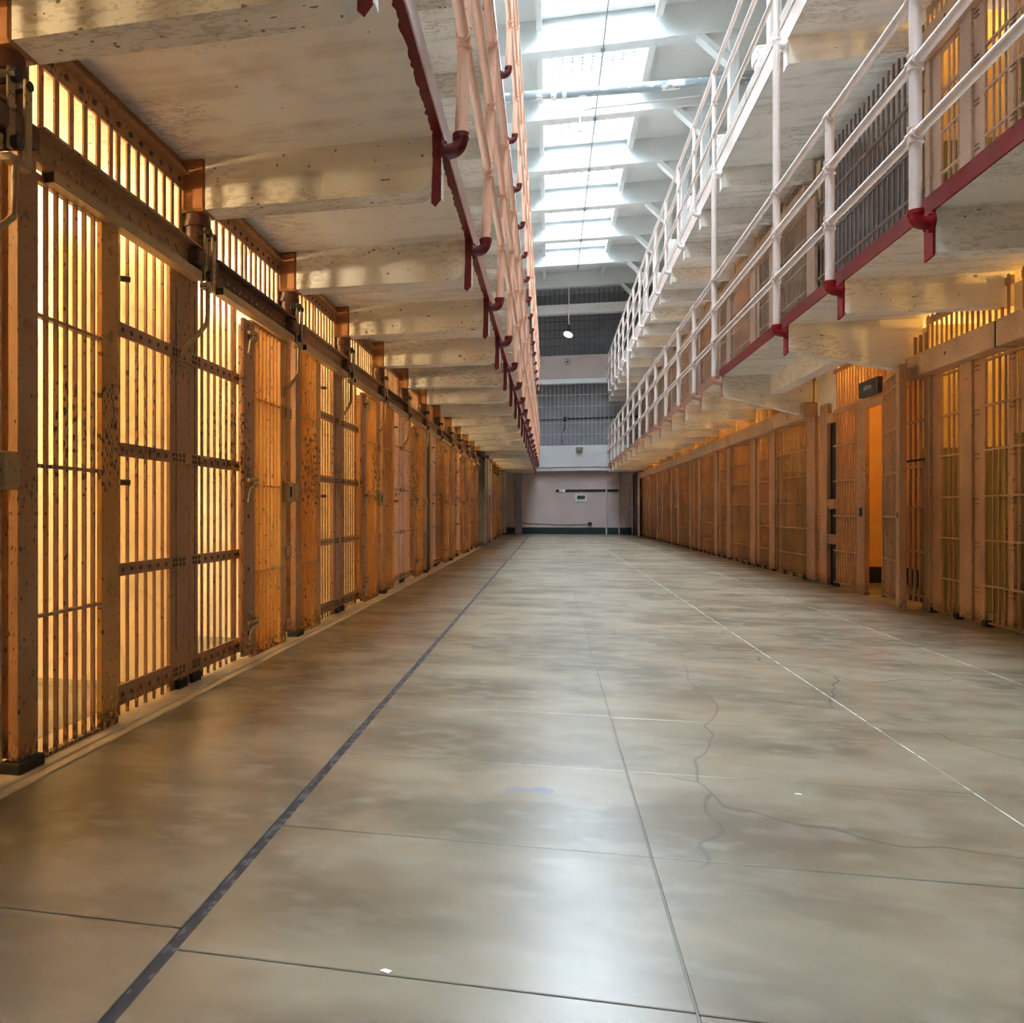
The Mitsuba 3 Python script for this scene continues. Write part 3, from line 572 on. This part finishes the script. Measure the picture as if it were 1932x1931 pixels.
# ------------------------------------------------------------------ roof, skylights, columns
BAY, YC0 = 2.57, 12.21
zc, zr = 9.78, 9.20
ks = range(-6, 8)
ceil = struct('ceiling', join([box(-2.0, -0.16, YBACK, YEND, zc, zc + 0.2), box(1.84, 4.4, YBACK, YEND, zc, zc + 0.2)] +
     [box(-0.16, 1.84, YC0 + BAY * k - 0.34, YC0 + BAY * k + 0.34, zc, zc + 0.2) for k in ks] + [box(-0.16, 1.84, YC0 + BAY * 6 + 0.42, YEND, zc, zc + 0.2), box(-0.16, 1.84, YBACK, YC0 - BAY * 6 - 0.42, zc, zc + 0.2)]), 'm_roof')
for k in ks:
    y = YC0 + BAY * k
    put('beam', cbox(-1.95, 4.2, y - 0.13, y + 0.13, zr, zc + 0.01, 0.012), 'm_roof', ceil)
    put('gusset', poly([(2.50, zr + 0.01), (2.62, zr + 0.01), (3.06, zr - 0.42), (3.06, zr - 0.56), (2.98, zr - 0.5)], 'y', y - 0.10, y + 0.10), 'm_roof', ceil)
    if k < 7:
        ya, yb = y + 0.34, y + BAY - 0.34
        w = struct(f'window_{k + 7}', join([box(-0.24, -0.14, ya - 0.08, yb + 0.08, zc - 0.28, zc + 0.25), box(1.80, 1.92, ya - 0.08, yb + 0.08, zc - 0.28, zc + 0.25),
              box(-0.14, 1.80, ya - 0.08, ya, zc - 0.06, zc + 0.25), box(-0.14, 1.80, yb, yb + 0.08, zc - 0.06, zc + 0.25)]), 'm_roof')
        put('pane', ([[-0.14, ya, zc + 0.2], [1.80, ya, zc + 0.2], [1.80, yb, zc + 0.2], [-0.14, yb, zc + 0.2]], [[0, 2, 1], [0, 3, 2]]), 'm_white', w,
            emitter={'type': 'area', 'radiance': {'type': 'rgb', 'value': [float(q) for q in SKYLIGHT]}, 'sampling_weight': 2.5})
        put('perforated_bars', join([box(x - 0.026, x + 0.026, yy, yy + 0.07, zc + 0.12, zc + 0.165) for x in np.linspace(0.05, 1.62, 9) for yy in np.arange(ya + 0.05, yb - 0.05, 0.115)]), 'm_pipe', w, kind='stuff')
for i, k in enumerate(range(-1, 7)):
    y = YC0 + BAY * k
    t = thing('column', f'white upright column at the topmost right walkway, {ORD[i]} from the camera', 'column', 'white columns of the top tier')
    put('shaft', cbox(3.04, 3.20, y - 0.09, y + 0.09, Z2 + 0.11, zr + 0.01, 0.008), 'm_roof', t)
    put('cap', cbox(3.02, 3.22, y - 0.11, y + 0.11, zr - 0.10, zr + 0.005, 0.008), 'm_roof', t)
for i, y in enumerate([9.5 + 2.15 * k for k in range(0, 5)]):
    t = thing('edge_lamp', f'small white boxy fitting on the upper right fascia, {ORD[i]} from the camera', 'light fitting', 'white fittings on the upper right fascia')
    put('body', join([cbox(2.25, 2.36, y - 0.12, y + 0.12, Z2 + 0.346, Z2 + 0.46, 0.01)]), 'm_white', t)
    put('hood', cbox(2.24, 2.37, y + 0.0, y + 0.22, Z2 + 0.46, Z2 + 0.64, 0.02), 'm_white', t)
k = thing('crossing_pipe', 'thick blue-grey pipe crossing the hall under the skylights', 'pipe')
put('body', cyl((-1.9, 14.96, 8.63), (3.6, 15.03, 8.51), 0.085, 16), 'm_pipe', k, smooth=40)
put('collar', join([cyl((0.02, 14.98, 8.585), (0.12, 14.98, 8.583), 0.105, 16), cyl((0.22, 14.98, 8.58), (0.30, 14.98, 8.578), 0.105, 16)]), 'm_white', k, smooth=40)
k = thing('ceiling_cable', 'thin cable running along the hall under the skylight beams', 'cable')
put('wire', tube([(0.93, y, 9.17 + 0.012 * math.sin(y * 2.4)) for y in np.linspace(2, 28.0, 60)], 0.011, 6), 'm_cable', k)
put('clip', join([cbox(0.90, 0.96, YC0 + BAY * q - 0.03, YC0 + BAY * q + 0.03, 9.15, 9.205, 0.004) for q in range(-3, 7)]), 'm_cable', k)
k = thing('conduit', 'curved thin conduit hooked onto the third roof beam', 'conduit')
put('tube', tube([(0.62, 17.2, 9.0), (0.62, 17.2, 9.22), (0.68, 17.2, 9.33), (0.85, 17.2, 9.36), (3.0, 17.2, 9.38)], 0.018, 8), 'm_white', k, smooth=50)
put('fitting', cyl((0.62, 17.2, 8.88), (0.62, 17.2, 9.02), 0.05, 12), 'm_white', k, smooth=40)
# pendant lamp
k = thing('pendant_lamp', 'small lit pendant lamp hanging before the far end wall', 'lamp')
lx, ly = 0.69, 30.2
put('cord', cyl((lx, ly, 7.75), (lx, ly, zc), 0.018, 8), 'm_white', k)
put('socket', cyl((lx + 0.0, ly, 7.58), (lx + 0.0, ly, 7.80), 0.055, 12), 'm_dark', k, smooth=40)
sh = trimesh.creation.revolve([[0.03, 0.14], [0.09, 0.12], [0.16, 0.04], [0.185, 0.0], [0.175, 0.0], [0.15, 0.03], [0.08, 0.10], [0.03, 0.12]], sections=24)
put('shade', (np.array(sh.vertices), np.array(sh.faces)), 'm_dark', k, smooth=40, to_world=T().translate([lx - 0.03, ly, 7.45]).rotate([0, 1, 0], 22).rotate([1, 0, 0], -25))
dk = trimesh.creation.cylinder(radius=0.172, height=0.02, sections=24)
put('bulb', (np.array(dk.vertices), np.array(dk.faces)), 'm_lamp_glass', k, to_world=T().translate([lx - 0.03, ly, 7.45]).rotate([0, 1, 0], 22).rotate([1, 0, 0], -25),
    emitter={'type': 'area', 'radiance': {'type': 'rgb', 'value': [6.0 * EV, 4.6 * EV, 2.8 * EV]}, 'sampling_weight': 0.2})

# ------------------------------------------------------------------ end wall
we = struct('wall_end', box(-4.8, 6.2, YEND, YEND + 0.15, 0.0, 2.50), 'm_end_pink')
put('white_band', cbox(-2.0, 4.4, YEND - 0.35, YEND + 0.1, 2.50, 3.50, 0.01), 'm_end_white', we)
put('band_lip', cbox(-2.0, 4.4, YEND - 0.38, YEND - 0.35, 2.62, 2.66, 0.004), 'm_end_grey', we)
put('mesh_back_wall', box(-2.0, 4.4, YEND + 0.5, YEND + 0.6, 3.4, 6.1), 'm_end_grey', we)
put('middle_beam', cbox(-2.0, 4.4, YEND - 0.40, YEND - 0.1, 5.93, 6.12, 0.01), 'm_end_white', we)
put('upper_band', box(-2.0, 4.4, YEND - 0.20, YEND + 0.1, 6.12, 7.08), 'm_end_pink', we)
put('upper_back_wall', box(-2.0, 4.4, YEND + 0.9, YEND + 1.0, 7.0, 9.9), 'm_end_grey', we)
put('upper_floor', box(-2.0, 4.4, YEND + 0.1, YEND + 1.0, 7.0, 7.07), 'm_end_grey', we)
put('white_beam', cbox(-2.0, 4.4, YEND - 1.5, YEND - 1.2, 8.42, 8.78, 0.01), 'm_white', we)
put('ledge', box(-2.0, 4.4, YEND - 0.1, YEND + 0.6, 3.40, 3.5), 'm_end_white', we)
struct('ceiling_end', box(-2.0, 4.4, YEND, YEND + 1.2, zc, zc + 0.2), 'm_roof')
struct('wall_back', box(-4.8, 6.2, YBACK - 0.15, YBACK, 0, 9.9), 'm_concrete_flat')
struct('baseboard_end', cbox(-1.9, 3.5, YEND - 0.05, YEND - 0.001, 0, 0.26, 0.008), 'm_teal')
k = thing('wire_screen', 'pale wire mesh screen of the guard walk on the far end wall', 'wire mesh')
put('wires', join([box(x - 0.008, x + 0.008, YEND - 0.26, YEND - 0.244, 3.5, 5.95) for x in np.arange(-1.9, 4.4, 0.16)] + [box(-1.9, 4.4, YEND - 0.26, YEND - 0.244, z - 0.008, z + 0.008) for z in (3.95, 4.4, 5.05, 5.5)]), 'm_mesh', k, kind='stuff')
k = thing('wire_screen', 'dark wire mesh screen high on the end wall behind the lamp', 'wire mesh')
put('wires', join([box(x - 0.01, x + 0.01, YEND - 0.12, YEND - 0.10, 7.08, 9.7) for x in np.arange(-1.9, 4.4, 0.19)] + [box(-1.9, 4.4, YEND - 0.12, YEND - 0.10, z - 0.01, z + 0.01) for z in (7.5, 7.8, 8.1, 8.45)]), 'm_mesh_dark', k, kind='stuff')
k = thing('speaker', 'round wall speaker on the pinkish band above the mesh', 'speaker')
put('ring', join([cyl((0.673, YEND - 0.24, 6.82), (0.673, YEND - 0.205, 6.82), 0.13, 24)]), 'm_end_grey', k, smooth=40)
put('cone', cyl((0.673, YEND - 0.25, 6.82), (0.673, YEND - 0.238, 6.82), 0.085, 20), 'm_panel_grey', k)
put('centre', cyl((0.673, YEND - 0.27, 6.82), (0.673, YEND - 0.248, 6.82), 0.035, 14), 'm_dark', k)
k = thing('dome_lamp', 'half-round grey dome fixture on the white band', 'light fitting')
dm = trimesh.creation.icosphere(subdivisions=2, radius=0.13); dm = dm.slice_plane([0, 0, 0], [0, 0, -1])
put('dome', (np.array(dm.vertices), np.array(dm.faces)), 'm_panel_grey', k, smooth=True, at=(1.124, YEND - 0.48, 3.38))
put('plate', cbox(1.0, 1.25, YEND - 0.60, YEND - 0.355, 3.38, 3.41, 0.005), 'm_end_grey', k)
k = thing('junction_box', 'dark junction box with cable behind the mesh screen', 'junction box')
put('box', cbox(0.52, 0.68, YEND + 0.42, YEND + 0.5, 4.55, 4.72, 0.01), 'm_dark', k)
put('cable', tube([(-1.8, YEND + 0.46, 4.62), (0.6, YEND + 0.46, 4.62), (0.6, YEND + 0.46, 4.3), (0.5, YEND + 0.46, 4.1), (0.5, YEND + 0.46, 3.5)], 0.018, 6), 'm_dark', k)
put('conduit', cyl((0.68, YEND + 0.46, 4.64), (4.2, YEND + 0.46, 4.67), 0.035, 8), 'm_dark', k)
k = thing('gun_slot', 'long dark horizontal slot in the pink end wall', 'slot')
put('opening', box(0.24, 2.66, YEND - 0.012, YEND - 0.002, 1.67, 1.77), 'm_black', k)
put('frame', join([box(0.22, 2.68, YEND - 0.02, YEND - 0.002, 1.77, 1.785), box(0.22, 2.68, YEND - 0.02, YEND - 0.002, 1.655, 1.67)]), 'm_end_pink', k)
k = thing('exit_plate', 'small white plate at the left end of the dark slot', 'plate')
put('plate', cbox(0.36, 0.60, YEND - 0.05, YEND - 0.02, 1.66, 1.78, 0.006), 'm_paper', k)
put('mark', poly([(0.42, 1.70), (0.455, 1.75), (0.49, 1.70)], 'y', YEND - 0.053, YEND - 0.049), 'm_dark', k)
k = thing('picture_frame', 'small framed green window in the pink end wall under the slot', 'picture frame')
put('frame', join([box(0.98, 1.44, YEND - 0.04, YEND - 0.001, 1.53, 1.60), box(0.98, 1.44, YEND - 0.04, YEND - 0.001, 1.30, 1.38), box(0.98, 1.06, YEND - 0.04, YEND - 0.001, 1.38, 1.53), box(1.36, 1.44, YEND - 0.04, YEND - 0.001, 1.38, 1.53)]), 'm_end_white', k)
plain('m_green', (0.03, 0.06, 0.035), 0.2)
put('glass', box(1.06, 1.36, YEND - 0.02, YEND - 0.001, 1.38, 1.53), 'm_green', k)
k = thing('socket_box', 'small dark outlet box low on the end wall with a drooping cable', 'outlet')
put('box', cbox(1.48, 1.62, YEND - 0.08, YEND - 0.001, 0.33, 0.47, 0.008), 'm_dark', k)
put('cable', tube([(-1.15, YEND - 0.03, 0.52), (-1.08, YEND - 0.03, 0.44), (-0.8, YEND - 0.03, 0.41), (0.6, YEND - 0.03, 0.36), (1.2, YEND - 0.03, 0.38), (1.5, YEND - 0.03, 0.40)], 0.012, 6), 'm_dark', k)
for i, (x, lab) in enumerate(((2.18, 'slim vertical pipe on the end wall beside the slot'), (2.66, 'vertical pipe at the right end of the dark slot'))):
    k = thing('wall_pipe', lab, 'pipe')
    put('tube', cyl((x, YEND - 0.05, 0.0), (x, YEND - 0.05, 2.42), 0.03, 10), 'm_end_pink', k, smooth=40)
    put('clamp', join([cbox(x - 0.05, x + 0.05, YEND - 0.09, YEND - 0.001, z, z + 0.04, 0.004) for z in (0.6, 2.05)]), 'm_end_pink', k)
k = thing('wall_hatch', 'flat pink access hatch near the right corner of the end wall', 'hatch')
put('door', cbox(2.88, 3.08, YEND - 0.025, YEND - 0.001, 1.42, 1.98, 0.004), 'm_end_pink', k)
put('edge', box(2.865, 3.095, YEND - 0.012, YEND - 0.001, 1.405, 1.995), 'm_end_grey', k)
k = thing('wall_recess', 'tall shallow pilaster with a shaded side at the left of the end wall', 'pilaster')
put('face', cbox(-1.37, -1.10, YEND - 0.10, YEND - 0.001, 0.0, 2.45, 0.01), 'm_end_grey', k)
k = thing('door_post', 'pinkish post where the left cells meet the end wall', 'post')
put('shaft', cbox(-1.80, -1.68, 31.4, 31.6, 0.0, 2.44, 0.01), 'm_rail_right', k)
put('foot', cbox(-1.83, -1.65, 31.37, 31.63, 0.0, 0.06, 0.006), 'm_teal', k)
k = thing('side_door', 'dark narrow doorway where the right cells meet the end wall', 'doorway')
put('leaf', cbox(3.16, 3.24, 30.2, 32.3, 0.0, 2.2, 0.01), 'm_dark', k)
put('frame', join([cbox(3.13, 3.18, 32.3, 32.45, 0.0, 2.3, 0.006), cbox(3.13, 3.18, 30.05, 30.2, 0.0, 2.3, 0.006)]), 'm_rail_right', k)
